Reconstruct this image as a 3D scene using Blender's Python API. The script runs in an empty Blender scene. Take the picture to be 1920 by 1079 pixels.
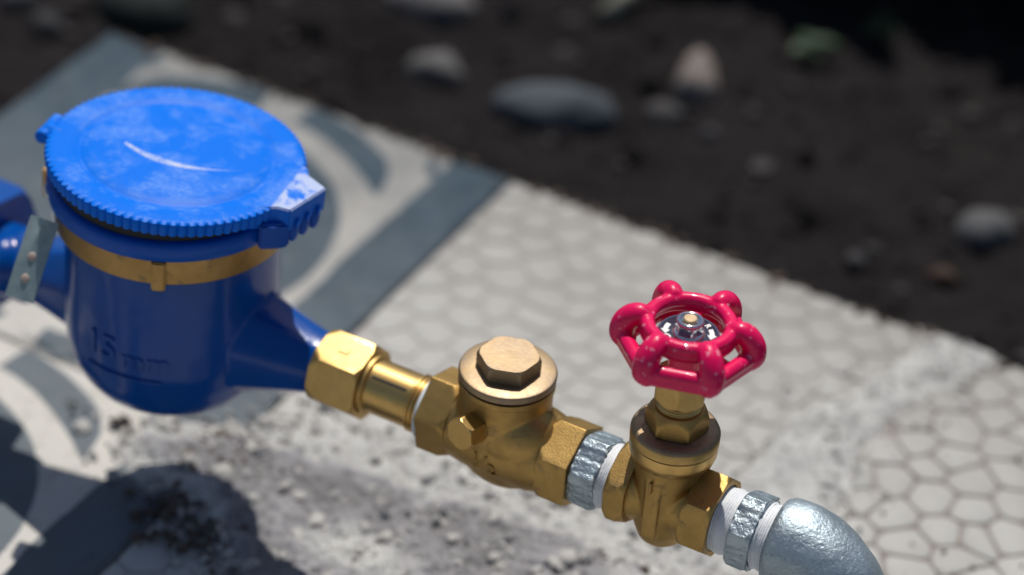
import bpy, bmesh, math, random
import numpy as np
from mathutils import Vector, Matrix, noise

# ------------------------------------------------------------------ camera, world, sun, exposure
S = 0.001                                   # everything below is measured in millimetres
scene = bpy.context.scene
COL = scene.collection
random.seed(7); rng = np.random.default_rng(11)

CAM = Vector((649.15, -915.10, 683.43))
cr = Vector((0.87294, 0.48241, 0.07248)); cu = Vector((-0.33577, 0.48639, 0.80665)); cf = Vector((-0.35389, 0.72849, -0.58657))
cam_data = bpy.data.cameras.new('camera'); cam = bpy.data.objects.new('camera', cam_data); COL.objects.link(cam)
m = Matrix((cr, cu, -cf)).transposed().to_4x4(); m.translation = CAM * S
cam.matrix_world = m
cam_data.sensor_width = 36; cam_data.lens = 5585.5 / 1920 * 36
cam_data.clip_start = 0.02; cam_data.clip_end = 500
cam_data.dof.use_dof = True
cam_data.dof.focus_distance = 0.924
cam_data.dof.aperture_fstop = 4.5
cam_data.dof.aperture_blades = 9
scene.camera = cam

SUN_TO = Vector((-11.0, 25.8, 59)).normalized()
sun_el = math.asin(SUN_TO.z)
world = bpy.data.worlds.new('World'); scene.world = world; world.use_nodes = True
nt = world.node_tree; nt.nodes.clear()
sky = nt.nodes.new('ShaderNodeTexSky'); sky.sky_type = 'NISHITA'; sky.sun_disc = False
sky.sun_elevation = sun_el
sky.sun_rotation = math.atan2(SUN_TO.x, SUN_TO.y)
sky.air_density = 1.0; sky.dust_density = 1.5
bg = nt.nodes.new('ShaderNodeBackground'); bg.inputs['Strength'].default_value = 0.065
wo = nt.nodes.new('ShaderNodeOutputWorld')
nt.links.new(sky.outputs[0], bg.inputs[0]); nt.links.new(bg.outputs[0], wo.inputs[0])

sd = bpy.data.lights.new('sun', 'SUN'); sd.energy = 4.0; sd.angle = math.radians(0.5); sd.color = (1.0, 0.95, 0.88)
sun = bpy.data.objects.new('sun', sd); COL.objects.link(sun)
sun.rotation_euler = SUN_TO.to_track_quat('Z', 'Y').to_euler(); sun.location = SUN_TO * 3

vs = scene.view_settings
vs.view_transform = 'Standard'; vs.look = 'None'; vs.exposure = 0.0; vs.gamma = 1.0; vs.use_curve_mapping = False
scene.cycles.use_denoising = True
scene.cycles.max_bounces = 8

# ------------------------------------------------------------------ material helpers
class NT:
    def __init__(s, name):
        s.m = bpy.data.materials.new(name); s.m.use_nodes = True; s.t = s.m.node_tree
        s.b = s.t.nodes['Principled BSDF']
        s.co = s.t.nodes.new('ShaderNodeTexCoord').outputs['Object']
    def n(s, kind, **kw):
        nd = s.t.nodes.new(kind)
        for k, v in kw.items():
            if k in nd.inputs: nd.inputs[k].default_value = v
            else: setattr(nd, k, v)
        return nd
    def l(s, a, b): s.t.links.new(a, b)
    def noise(s, scale, detail=4, rough=.55, dist=0, co=None):
        nd = s.n('ShaderNodeTexNoise', Scale=scale, Detail=detail, Roughness=rough, Distortion=dist); s.l(co or s.co, nd.inputs['Vector']); return nd.outputs['Fac']
    def ramp(s, fac, stops):
        r = s.n('ShaderNodeValToRGB'); s.l(fac, r.inputs[0]); e = r.color_ramp.elements
        while len(e) < len(stops): e.new(.5)
        for i, (p, c) in enumerate(stops):
            e[i].position = p; e[i].color = (*c, 1) if len(c) == 3 else c
        return r.outputs[0]
    def mix(s, fac, a, b, typ='MIX'):
        nd = s.n('ShaderNodeMixRGB', blend_type=typ)
        for i, v in enumerate((fac, a, b)):
            if isinstance(v, bpy.types.NodeSocket): s.l(v, nd.inputs[i])
            else: nd.inputs[i].default_value = v if i == 0 else (*v, 1)
        return nd.outputs[0]
    def math(s, op, a, b=0.0, c=None):
        nd = s.n('ShaderNodeMath', operation=op)
        for i, v in enumerate((a, b, c)):
            if v is None: continue
            if isinstance(v, bpy.types.NodeSocket): s.l(v, nd.inputs[i])
            else: nd.inputs[i].default_value = v
        return nd.outputs[0]
    def set(s, **kw):
        for k, v in kw.items():
            k = k.replace('_', ' ')
            if isinstance(v, bpy.types.NodeSocket): s.l(v, s.b.inputs[k])
            else: s.b.inputs[k].default_value = (*v, 1) if isinstance(v, tuple) and len(v) == 3 and k != 'Subsurface Radius' else v
    def bump(s, h, dist, strength=1.0, edge=None):
        nd = s.n('ShaderNodeBump', Strength=strength, Distance=dist * S)
        s.l(h, nd.inputs['Height'])
        if edge:
            bv = s.n('ShaderNodeBevel', samples=6, Radius=edge * S); s.l(bv.outputs[0], nd.inputs['Normal'])
        s.l(nd.outputs[0], s.b.inputs['Normal'])

def brass(name, base, dark, rough, grain, gsc=900, edge=.35, stain=(.10, .075, .05), stain_at=.62, warm=None):
    k = NT(name)
    n1 = k.noise(70, 5, .6, .3); n2 = k.noise(gsc, 3, .6); n3 = k.noise(260, 4, .65)
    c = k.mix(k.ramp(n1, [(.3, (0, 0, 0)), (.7, (1, 1, 1))]), dark, base)
    c = k.mix(k.ramp(n3, [(.35, (.0,) * 3), (.8, (.35,) * 3)]), c, tuple(x * .55 for x in base))
    spot = k.ramp(k.noise(120, 6, .7, .8), [(stain_at, (0,) * 3), (stain_at + .07, (1,) * 3)])
    c = k.mix(k.math('MULTIPLY', spot, .42), c, stain)
    # dust and lime in tiny flecks
    fl = k.ramp(k.noise(1500, 2, .5), [(.70, (0,) * 3), (.74, (1,) * 3)])
    c = k.mix(k.math('MULTIPLY', fl, .35), c, (.6, .5, .38))
    k.set(Base_Color=c, Metallic=k.math('SUBTRACT', 0.96, k.math('MULTIPLY', spot, .4)), Roughness=k.math('ADD', rough - .06, k.math('MULTIPLY', n3, .16)))
    k.bump(k.math('ADD', n2, k.math('MULTIPLY', n3, .6)), grain, edge=edge)
    return k.m

M = {}
M['brass_cast'] = brass('cast brass', (.53, .345, .120), (.38, .24, .080), .46, .10, 2000, edge=.6, stain=(.09, .065, .045), stain_at=.58)
M['brass_machined'] = brass('machined brass', (.62, .42, .165), (.52, .34, .12), .42, .03, 600, edge=.3, stain_at=.66)
M['brass_bright'] = brass('bright brass', (.68, .45, .17), (.58, .37, .12), .32, .02, 500, edge=.3, stain_at=.72)
M['brass_tarnished'] = brass('tarnished brass', (.42, .31, .19), (.25, .185, .12), .55, .10, 900, edge=.3, stain=(.10, .08, .06), stain_at=.52)
M['brass_pale'] = brass('pale dusty brass', (.42, .305, .17), (.31, .245, .19), .52, .06, 900, edge=.4, stain=(.2, .18, .19), stain_at=.62)
M['brass_band'] = brass('dull brass band', (.48, .31, .12), (.33, .20, .07), .45, .07, 900, edge=.3, stain=(.06, .055, .045), stain_at=.57)

def galv(name, sc, amp, rough=.36):
    k = NT(name)
    w = k.n('ShaderNodeTexVoronoi', Scale=sc * .55, feature='SMOOTH_F1'); 
    off = k.n('ShaderNodeMixRGB', blend_type='ADD'); off.inputs[0].default_value = .006
    nz = k.n('ShaderNodeTexNoise', Scale=sc * .8, Detail=3); k.l(k.co, nz.inputs['Vector'])
    k.l(k.co, off.inputs[1]); k.l(nz.outputs['Color'], off.inputs[2]); k.l(off.outputs[0], w.inputs['Vector'])
    n1 = k.noise(sc, 4, .6, .6); n2 = k.noise(60, 4, .6); n3 = k.noise(sc * 3, 2)
    c = k.mix(k.ramp(n2, [(.3, (0,) * 3), (.7, (1,) * 3)]), (.28, .345, .385), (.43, .51, .56))
    c = k.mix(k.ramp(n1, [(.5, (0,) * 3), (.85, (.5,) * 3)]), c, (.66, .73, .77))
    pit = k.ramp(k.noise(700, 2, .5), [(.72, (0,) * 3), (.76, (1,) * 3)])
    c = k.mix(k.math('MULTIPLY', pit, .8), c, (.10, .11, .12))
    k.set(Base_Color=c, Metallic=.85, Roughness=k.math('ADD', rough - .08, k.math('MULTIPLY', n1, .2)))
    h = k.math('ADD', k.math('MULTIPLY', w.outputs['Distance'], .9), k.math('ADD', n1, k.math('MULTIPLY', n3, .25)))
    k.bump(h, amp, edge=.5)
    return k.m
M['galv'] = galv('galvanised iron', 760, .22, .50)
M['galv_rough'] = galv('rough galvanised iron', 300, .55, .42)

def paint(name, col, rough, coat, dust, orange=.03, edge=.4, dustc=(.55, .55, .58), dsc=900, dth=.70):
    k = NT(name)
    n1 = k.noise(120, 3, .5); n2 = k.noise(40, 5, .65)
    c = k.mix(k.ramp(n2, [(.35, (0,) * 3), (.7, (1,) * 3)]), tuple(x * .86 for x in col), col)
    d1 = k.ramp(k.noise(dsc, 3, .55), [(dth, (0,) * 3), (dth + .04, (1,) * 3)])
    c = k.mix(k.math('MULTIPLY', d1, dust), c, dustc)
    k.set(Base_Color=c, Roughness=rough, Coat_Weight=coat, Coat_Roughness=.04, Specular_IOR_Level=.22)
    k.bump(n1, orange * 4, edge=edge)
    return k.m
M['blue_paint'] = paint('glossy dark blue paint', (.0, .064, .32), .22, .22, .10, .05)
M['blue_rim'] = paint('blue plastic rim', (.0, .085, .46), .40, .05, .12, .01)
M['magenta'] = paint('crimson enamel', (.80, .003, .105), .36, .30, .55, .05, dustc=(.85, .40, .50), dsc=430, dth=.63)

def lid_mat():
    k = NT('dusty blue lid plastic')
    sep = k.n('ShaderNodeSeparateXYZ'); k.l(k.co, sep.inputs[0])
    x, y, z = sep.outputs
    big = k.noise(38, 6, .62, .6); fine = k.noise(620, 4, .6); mid = k.noise(110, 5, .6)
    patch = k.ramp(k.math('ADD', big, k.math('MULTIPLY', k.math('SUBTRACT', mid, .5), .7)), [(.44, (0,) * 3), (.62, (1,) * 3)])
    scr = k.n('ShaderNodeTexNoise', Scale=1.0, Detail=2); mp = k.n('ShaderNodeMapping'); mp.inputs['Scale'].default_value = (60, 900, 1); mp.inputs['Rotation'].default_value = (0, 0, .5); k.l(k.co, mp.inputs[0]); k.l(mp.outputs[0], scr.inputs['Vector'])
    patch = k.math('MULTIPLY', patch, k.ramp(scr.outputs['Fac'], [(.3, (.55,) * 3), (.6, (1,) * 3)]))
    grit = k.ramp(fine, [(.35, (.35,) * 3), (.65, (1,) * 3)])
    dust = k.math('MULTIPLY', k.math('MULTIPLY', patch, grit), .36)
    # long curved scuff across the middle of the lid
    X = k.math('MULTIPLY', x, 1000); Y = k.math('MULTIPLY', y, 1000)
    # curve: y = -7.3 + 0.016*(x-3)^2   for x in -17..22
    u = k.math('SUBTRACT', X, 0.0)
    yc = k.math('ADD', k.math('MULTIPLY', k.math('MULTIPLY', u, u), .0148), -7.6)
    dd = k.math('ABSOLUTE', k.math('SUBTRACT', Y, yc))
    inside = k.math('MULTIPLY', k.math('GREATER_THAN', X, -17.0), k.math('LESS_THAN', X, 23.0))
    width = k.math('SUBTRACT', 2.0, k.math('MULTIPLY', k.math('ABSOLUTE', k.math('ADD', X, 3)), .075))
    core = k.math('MULTIPLY', inside, k.math('SUBTRACT', 1.0, k.math('DIVIDE', dd, k.math('MAXIMUM', width, .15)))); 
    core = k.math('MAXIMUM', core, 0.0); core = k.math('MINIMUM', k.math('MULTIPLY', core, 1.8), 1.0)
    core = k.math('MULTIPLY', core, k.ramp(k.noise(330, 4, .7), [(.32, (.12,) * 3), (.6, (.85,) * 3)]))
    fade = k.n('ShaderNodeMapRange'); k.l(X, fade.inputs['Value']); fade.inputs['From Min'].default_value = 6; fade.inputs['From Max'].default_value = 22; fade.inputs['To Min'].default_value = 1; fade.inputs['To Max'].default_value = .25
    core = k.math('MULTIPLY', core, fade.outputs[0])
    # caked dust on the tab
    tab = k.math('MULTIPLY', k.ramp(k.math('SUBTRACT', X, 39.0), [(0, (0,) * 3), (1, (1,) * 3)]), k.ramp(mid, [(.40, (0,) * 3), (.50, (.68,) * 3)]))
    gn = k.n('ShaderNodeNewGeometry'); gs = k.n('ShaderNodeSeparateXYZ'); k.l(gn.outputs['True Normal'], gs.inputs[0])
    up_ = k.math('GREATER_THAN', gs.outputs[2], .9)
    tab = k.math('MULTIPLY', tab, up_); dust = k.math('MULTIPLY', dust, k.math('MAXIMUM', up_, .25))
    f = k.math('MINIMUM', k.math('MAXIMUM', k.math('MAXIMUM', dust, core), tab), 1.0)
    c = k.mix(dust, (.0, .150, .72), (.30, .47, .78))
    c = k.mix(k.math('MINIMUM', k.math('MAXIMUM', core, tab), 1.0), c, (.58, .62, .70))
    k.set(Base_Color=c, Roughness=k.math('ADD', .42, k.math('MULTIPLY', f, .4)), Specular_IOR_Level=.1)
    k.bump(k.math('ADD', fine, k.math('MULTIPLY', f, 2)), .03, edge=.4)
    return k.m
M['lid'] = lid_mat()

k = NT('white thread seal tape')
w = k.n('ShaderNodeTexWave', Scale=420, Distortion=2.0, Detail=3, bands_direction='X'); k.l(k.co, w.inputs['Vector'])
c = k.mix(k.noise(200, 4), (.80, .82, .84), (.68, .72, .76))
k.set(Base_Color=c, Roughness=.45, Subsurface_Weight=.15, Subsurface_Radius=(.001, .001, .001))
k.bump(k.math('ADD', w.outputs['Fac'], k.noise(900, 3)), .14); M['tape'] = k.m

k = NT('chrome plated steel'); k.set(Base_Color=(.62, .63, .68), Metallic=1.0, Roughness=.10); k.bump(k.noise(800, 2), .01, edge=.25); M['chrome'] = k.m
k = NT('dark navy enamel'); k.set(Base_Color=k.mix(k.noise(300, 4), (.012, .018, .05), (.03, .035, .06)), Roughness=.22, Coat_Weight=.6); M['navy'] = k.m
k = NT('white print'); k.set(Base_Color=(.78, .80, .80), Roughness=.5); M['white'] = k.m
k = NT('black rubber'); k.set(Base_Color=(.012, .012, .014), Roughness=.6); M['black'] = k.m
k = NT('zinc seal plate')
n1 = k.noise(150, 5, .6)
k.set(Base_Color=k.mix(k.ramp(n1, [(.35, (0,) * 3), (.7, (1,) * 3)]), (.20, .28, .30), (.34, .42, .43)), Metallic=.1, Roughness=.42); k.bump(n1, .05); M['zinc'] = k.m
k = NT('rusty dimple'); k.set(Base_Color=(.42, .33, .28), Metallic=.3, Roughness=.6); M['rust'] = k.m
k = NT('twisted steel wire'); k.set(Base_Color=(.7, .72, .75), Metallic=.9, Roughness=.3); M['wire'] = k.m

def pale_gradient(k, c, tone=(.60, .59, .57), lo=.0, hi=.62, side=False):
    # near-to-far lightness gradient mixed into the colour; over grout, dust in the joints
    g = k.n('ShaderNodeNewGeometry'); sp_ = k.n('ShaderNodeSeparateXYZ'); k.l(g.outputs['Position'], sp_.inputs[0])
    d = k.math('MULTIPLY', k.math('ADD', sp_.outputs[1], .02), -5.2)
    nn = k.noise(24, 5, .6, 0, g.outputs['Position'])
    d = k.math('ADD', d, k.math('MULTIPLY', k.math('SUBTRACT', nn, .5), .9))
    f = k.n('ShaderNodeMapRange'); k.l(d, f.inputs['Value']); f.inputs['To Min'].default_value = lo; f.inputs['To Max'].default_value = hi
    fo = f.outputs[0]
    if side:                                   # joints of the right-hand tile beyond the mortar stayed clean
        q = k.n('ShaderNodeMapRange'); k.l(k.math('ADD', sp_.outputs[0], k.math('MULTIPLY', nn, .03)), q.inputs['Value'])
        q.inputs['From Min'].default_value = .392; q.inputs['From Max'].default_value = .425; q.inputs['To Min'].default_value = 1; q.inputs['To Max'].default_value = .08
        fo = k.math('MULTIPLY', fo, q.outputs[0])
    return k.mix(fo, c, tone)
def cell_mat(name, hue):
    k = NT(name)
    oi = k.n('ShaderNodeObjectInfo')
    n1 = k.noise(90, 5, .6); n2 = k.noise(900, 4, .65)
    c = k.mix(k.ramp(n1, [(.3, (0,) * 3), (.75, (1,) * 3)]), (hue[0] * .84, hue[1] * .84, hue[2] * .86), hue)
    c = k.mix(k.math('MULTIPLY', oi.outputs['Random'], .35), c, (hue[0] * .66, hue[1] * .65, hue[2] * .64))
    c = k.mix(k.ramp(n2, [(.55, (0,) * 3), (.8, (.4,) * 3)]), c, (.33, .31, .29))
    sp = k.ramp(k.noise(260, 3, .5), [(.70, (0,) * 3), (.73, (1,) * 3)])
    c = k.mix(k.math('MULTIPLY', sp, .5), c, (.12, .11, .10))
    c = pale_gradient(k, c, (.53, .53, .505), 0, .65)
    k.set(Base_Color=c, Roughness=.6, Specular_IOR_Level=.25); k.bump(n2, .12)
    return k.m
M['cell'] = cell_mat('pale stone pattern face', (.36, .355, .335))
k = NT('brown grout')
k.set(Base_Color=pale_gradient(k, k.mix(k.noise(300, 5), (.155, .13, .115), (.24, .21, .19)), (.50, .495, .475), .28, .82, True), Roughness=.85); k.bump(k.noise(900, 3), .3); M['grout'] = k.m

def pattern_mat():
    k = NT('patterned encaustic tile')
    at = k.n('ShaderNodeAttribute', attribute_name='tone'); 
    n1 = k.noise(60, 5, .6); n2 = k.noise(700, 4, .65)
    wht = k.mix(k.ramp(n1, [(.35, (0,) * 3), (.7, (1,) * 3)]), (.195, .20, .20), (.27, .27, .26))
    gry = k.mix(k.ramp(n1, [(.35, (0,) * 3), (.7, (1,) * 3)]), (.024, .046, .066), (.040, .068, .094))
    wht = pale_gradient(k, wht, (.55, .53, .49), 0, .9); gry = pale_gradient(k, gry, (.38, .40, .41), 0, .24)
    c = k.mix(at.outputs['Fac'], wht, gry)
    st = k.ramp(k.noise(75, 7, .72, 1.4), [(.52, (0,) * 3), (.70, (.6,) * 3)])
    st = k.math('MULTIPLY', st, k.math('SUBTRACT', 1.0, k.math('MULTIPLY', at.outputs['Fac'], .75)))
    c = k.mix(st, c, (.24, .225, .20))
    c = k.mix(k.ramp(n2, [(.62, (0,) * 3), (.75, (.5,) * 3)]), c, (.15, .13, .11))
    k.set(Base_Color=c, Roughness=.6, Specular_IOR_Level=.15); k.bump(n2, .1)
    return k.m
M['pattern'] = pattern_mat()

def mortar_mat():
    k = NT('crumbly cement mortar')
    at = k.n('ShaderNodeAttribute', attribute_name='powder')
    n1 = k.noise(70, 6, .65, .4); n2 = k.noise(420, 5, .65); n3 = k.noise(1500, 3, .6)
    f = k.math('ADD', at.outputs['Fac'], k.math('MULTIPLY', k.math('SUBTRACT', n1, .5), 1.2))
    f = k.math('ADD', f, k.math('MULTIPLY', k.math('SUBTRACT', n2, .5), .9))
    c = k.ramp(f, [(.12, (.24, .235, .24)), (.42, (.36, .355, .372)), (.60, (.42, .42, .42)), (.9, (.60, .60, .575))])
    pit = k.ramp(k.noise(330, 4, .6, .5), [(.60, (0,) * 3), (.67, (1,) * 3)])
    c = k.mix(k.math('MULTIPLY', pit, .6), c, (.08, .07, .065))
    k.set(Base_Color=c, Roughness=.95, Specular_IOR_Level=.2)
    k.bump(k.math('ADD', n2, k.math('MULTIPLY', n3, .5)), 1.6)
    return k.m
M['mortar'] = mortar_mat()
k = NT('mortar crumb'); k.set(Base_Color=k.mix(k.noise(200, 4), (.28, .27, .26), (.55, .54, .51)), Roughness=.95); k.bump(k.noise(900, 3), .4); M['crumb'] = k.m
k = NT('brown earth crumb'); k.set(Base_Color=k.mix(k.noise(200, 4), (.05, .038, .03), (.13, .10, .08)), Roughness=.95); M['earth'] = k.m

k = NT('damp dark soil')
n1 = k.noise(14, 6, .7); n2 = k.noise(160, 6, .7)
c = k.mix(k.ramp(n1, [(.3, (0,) * 3), (.75, (1,) * 3)]), (.0090, .0080, .0086), (.024, .0215, .0225))
c = k.mix(k.ramp(n2, [(.55, (0,) * 3), (.85, (.5,) * 3)]), c, (.035, .030, .028))
k.set(Base_Color=c, Roughness=.95, Specular_IOR_Level=.08); k.bump(n2, 3); M['soil'] = k.m

def stone_mat(name, a, b):
    k = NT(name); n1 = k.noise(50, 5, .6); a = tuple(q * .72 for q in a); b = tuple(q * .72 for q in b)
    k.set(Base_Color=k.mix(n1, a, b), Roughness=.85, Specular_IOR_Level=.2); k.bump(k.noise(300, 4), .8); return k.m
def leaf_mat(name, a, b):
    k = NT(name); k.set(Base_Color=k.mix(k.noise(90, 4), a, b), Roughness=.55, Specular_IOR_Level=.25); return k.m
M['leaf'] = leaf_mat('green leaf', (.012, .036, .016), (.020, .052, .024))
M['leaf_dark'] = leaf_mat('dark leaf', (.006, .014, .005), (.012, .022, .008))
M['leaf_dry'] = leaf_mat('dry orange leaf', (.14, .035, .015), (.20, .06, .02))
M['twig'] = leaf_mat('pale twig', (.22, .22, .17), (.30, .29, .22))
M['stem'] = leaf_mat('dark stem', (.02, .02, .012), (.03, .028, .018))

# ------------------------------------------------------------------ mesh helpers (mm)
def mesh_from(verts, faces, smooth=35):
    me = bpy.data.meshes.new('mesh'); me.from_pydata([(x * S, y * S, z * S) for x, y, z in verts], [], faces)
    finish(me, smooth); return me
def finish(me, smooth):
    if smooth:
        me.shade_smooth()
        if smooth < 180: me.set_sharp_from_angle(angle=math.radians(smooth))
def link(name, me, mat, parent=None, loc=(0, 0, 0), rot=None):
    me.name = name; o = bpy.data.objects.new(name, me); COL.objects.link(o)
    if mat is not None and not me.materials: me.materials.append(mat)
    if parent: o.parent = parent
    o.location = Vector(loc) * S
    if rot: o.rotation_euler = rot
    return o
def thing(name, label, cat, loc, group=None, rot=None):
    o = bpy.data.objects.new(name, None); COL.objects.link(o); o.location = Vector(loc) * S
    o.empty_display_size = .01
    if rot: o.rotation_euler = rot
    o['label'] = label; o['category'] = cat
    if group: o['group'] = group
    return o
def tag(o, label, cat, group=None):
    o['label'] = label; o['category'] = cat
    if group: o['group'] = group
def bm_mesh(bm, smooth=35):
    bmesh.ops.scale(bm, vec=(S, S, S), verts=bm.verts)
    me = bpy.data.meshes.new('mesh'); bm.to_mesh(me); bm.free(); finish(me, smooth); return me

def lathe(prof, n=72, axis='z', closed=True, off=(0, 0, 0), rfun=None):
    """prof: (position along axis, radius). rfun(theta, pos, r) -> radius"""
    V = []; Fc = []
    for (p, r) in prof:
        for i in range(n):
            a = 2 * math.pi * i / n; rr = rfun(a, p, r) if rfun else r
            c, s = math.cos(a) * rr, math.sin(a) * rr
            if axis == 'z': V.append((off[0] + c, off[1] + s, off[2] + p))
            else: V.append((off[0] + p, off[1] - c, off[2] + s))      # angle from -Y towards +Z
    m_ = len(prof)
    for j in range(m_ - 1):
        for i in range(n):
            a, b, c, d = j * n + i, j * n + (i + 1) % n, (j + 1) * n + (i + 1) % n, (j + 1) * n + i
            Fc.append((a, b, c, d) if axis == 'z' else (a, d, c, b))
    if closed:
        Fc.append(tuple(range(n))[::-1] if axis == 'z' else tuple(range(n)))
        t = tuple(range((m_ - 1) * n, m_ * n)); Fc.append(t if axis == 'z' else t[::-1])
    return V, Fc
def join(*vf):
    V = []; Fc = []
    for v, f in vf:
        o = len(V); V += list(v); Fc += [tuple(i + o for i in g) for g in f]
    return V, Fc
def hexprism(p0, p1, R, phase, axis='x', ch0=0.0, ch1=0.0, chr_=.90, off=(0, 0, 0), bore=None, n=96):
    """hexagonal nut with turned chamfers of length ch0 / ch1 at its ends"""
    ph = math.radians(phase)
    def rf(a, p, r):
        t = (a - ph) % (math.pi / 3) - math.pi / 6
        hx = R * math.cos(math.pi / 6) / math.cos(t)
        return min(hx, r)
    prof = []
    L = p1 - p0
    def ring(p, r): prof.append((p, r))
    if ch0:
        for q in (0, .25, .5, .75, 1): ring(p0 + ch0 * q, R * (chr_ + (1.002 - chr_) * q))
    else: ring(p0, R * 1.01)
    if ch1:
        for q in (1, .75, .5, .25, 0): ring(p1 - ch1 * q, R * (chr_ + (1.002 - chr_) * q))
    else: ring(p1, R * 1.01)
    # shift the sampling so that corners are hit exactly
    V = []; Fc = []
    for (p, r) in prof:
        for i in range(n):
            a = 2 * math.pi * i / n + ph; rr = rf(a, p, r)
            c, s = math.cos(a) * rr, math.sin(a) * rr
            V.append((off[0] + c, off[1] + s, off[2] + p) if axis == 'z' else (off[0] + p, off[1] - c, off[2] + s))
    m_ = len(prof)
    def quad(j0, j1, rev=False):
        for i in range(n):
            a, b, c, d = j0 * n + i, j0 * n + (i + 1) % n, j1 * n + (i + 1) % n, j1 * n + i
            Fc.append((a, b, c, d) if (axis == 'z') != rev else (a, d, c, b))
    for j in range(m_ - 1): quad(j, j + 1)
    if bore:
        for end, j in ((p0, 0), (p1, m_ - 1)):
            k0 = len(V) // n
            for dp in (0, 2.5 if end == p0 else -2.5):
                for i in range(n):
                    a = 2 * math.pi * i / n + ph; c, s = math.cos(a) * bore, math.sin(a) * bore
                    V.append((off[0] + c, off[1] + s, off[2] + end + dp) if axis == 'z' else (off[0] + end + dp, off[1] - c, off[2] + s))
            r_ = (end == p0)
            quad(j, k0, r_); quad(k0, k0 + 1, r_)
            t = tuple(range((k0 + 1) * n, (k0 + 2) * n)); Fc.append(t if (axis == 'z') != r_ else t[::-1])
    else:
        Fc.append(tuple(range(n))[::-1] if axis == 'z' else tuple(range(n)))
        t = tuple(range((m_ - 1) * n, m_ * n)); Fc.append(t if axis == 'z' else t[::-1])
    return V, Fc
def part(name, vf, mat, parent, smooth=35, loc=(0, 0, 0), rot=None):
    return link(name, mesh_from(*vf, smooth=smooth), M[mat] if isinstance(mat, str) else mat, parent, loc, rot)

def remeshed(vf, voxel, smooth_it=6, jitter=0.0, thin=True):
    """melt overlapping solids into one casting"""
    me = mesh_from(*vf, smooth=0); o = bpy.data.objects.new('tmp', me); COL.objects.link(o)
    # outward normals per island
    bm = bmesh.new(); bm.from_mesh(me); bmesh.ops.recalc_face_normals(bm, faces=bm.faces); bm.to_mesh(me); bm.free()
    r = o.modifiers.new('r', 'REMESH'); r.mode = 'VOXEL'; r.voxel_size = voxel * S
    if smooth_it:
        s_ = o.modifiers.new('s', 'SMOOTH'); s_.iterations = smooth_it; s_.factor = .5
    dg = bpy.context.evaluated_depsgraph_get(); dg.update()
    out = bpy.data.meshes.new_from_object(o.evaluated_get(dg))
    bpy.data.objects.remove(o); bpy.data.meshes.remove(me)
    out.shade_smooth(); return out

def tube(path, rad, n=12, caps=True):
    """path: list of Vectors (mm); rad: number or list"""
    P = [Vector(p) for p in path]; V = []; Fc = []
    T = [(P[min(i + 1, len(P) - 1)] - P[max(i - 1, 0)]).normalized() for i in range(len(P))]
    up = Vector((0, 0, 1)) if abs(T[0].z) < .9 else Vector((1, 0, 0))
    a = T[0].cross(up).normalized()
    for i, p in enumerate(P):
        a = (a - T[i] * a.dot(T[i])).normalized(); b = T[i].cross(a)
        r = rad[i] if isinstance(rad, (list, tuple)) else rad
        for j in range(n):
            t = 2 * math.pi * j / n; q = p + a * (math.cos(t) * r) + b * (math.sin(t) * r); V.append(tuple(q))
    for i in range(len(P) - 1):
        for j in range(n): Fc.append((i * n + j, i * n + (j + 1) % n, (i + 1) * n + (j + 1) % n, (i + 1) * n + j))
    if caps: Fc.append(tuple(range(n))[::-1]); Fc.append(tuple(range((len(P) - 1) * n, len(P) * n)))
    return V, Fc
def loop_tube(path, rad, n=12):
    P = [Vector(p) for p in path]; V = []; Fc = []; m_ = len(P)
    for i, p in enumerate(P):
        t = (P[(i + 1) % m_] - P[i - 1]).normalized(); rr = rad[i] if isinstance(rad, (list, tuple)) else rad
        out = Vector((p.x, p.y, 0)).normalized(); a = (out - t * out.dot(t)).normalized(); b = t.cross(a)
        for j in range(n):
            th = 2 * math.pi * j / n; V.append(tuple(p + a * (math.cos(th) * rr) + b * (math.sin(th) * rr)))
    for i in range(m_):
        for j in range(n): Fc.append((i * n + j, i * n + (j + 1) % n, ((i + 1) % m_) * n + (j + 1) % n, ((i + 1) % m_) * n + j))
    return V, Fc
def box(c, s):
    x, y, z = c; a, b, d = s[0] / 2, s[1] / 2, s[2] / 2
    V = [(x + i * a, y + j * b, z + l * d) for i in (-1, 1) for j in (-1, 1) for l in (-1, 1)]
    return V, [(0, 1, 3, 2), (4, 6, 7, 5), (0, 4, 5, 1), (2, 3, 7, 6), (0, 2, 6, 4), (1, 5, 7, 3)]
def ball(c, r, sq=(1, 1, 1), n=20, m_=14):
    V = []; Fc = []
    for i in range(1, m_):
        ph = math.pi * i / m_
        for j in range(n):
            th = 2 * math.pi * j / n
            V.append((c[0] + r * sq[0] * math.sin(ph) * math.cos(th), c[1] + r * sq[1] * math.sin(ph) * math.sin(th), c[2] + r * sq[2] * math.cos(ph)))
    t = len(V); V.append((c[0], c[1], c[2] + r * sq[2])); V.append((c[0], c[1], c[2] - r * sq[2]))
    for i in range(m_ - 2):
        for j in range(n): Fc.append((i * n + j, (i + 1) * n + j, (i + 1) * n + (j + 1) % n, i * n + (j + 1) % n))
    for j in range(n):
        Fc.append((t, j, (j + 1) % n)); Fc.append((t + 1, (m_ - 2) * n + (j + 1) % n, (m_ - 2) * n + j))
    return V, Fc
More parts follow.
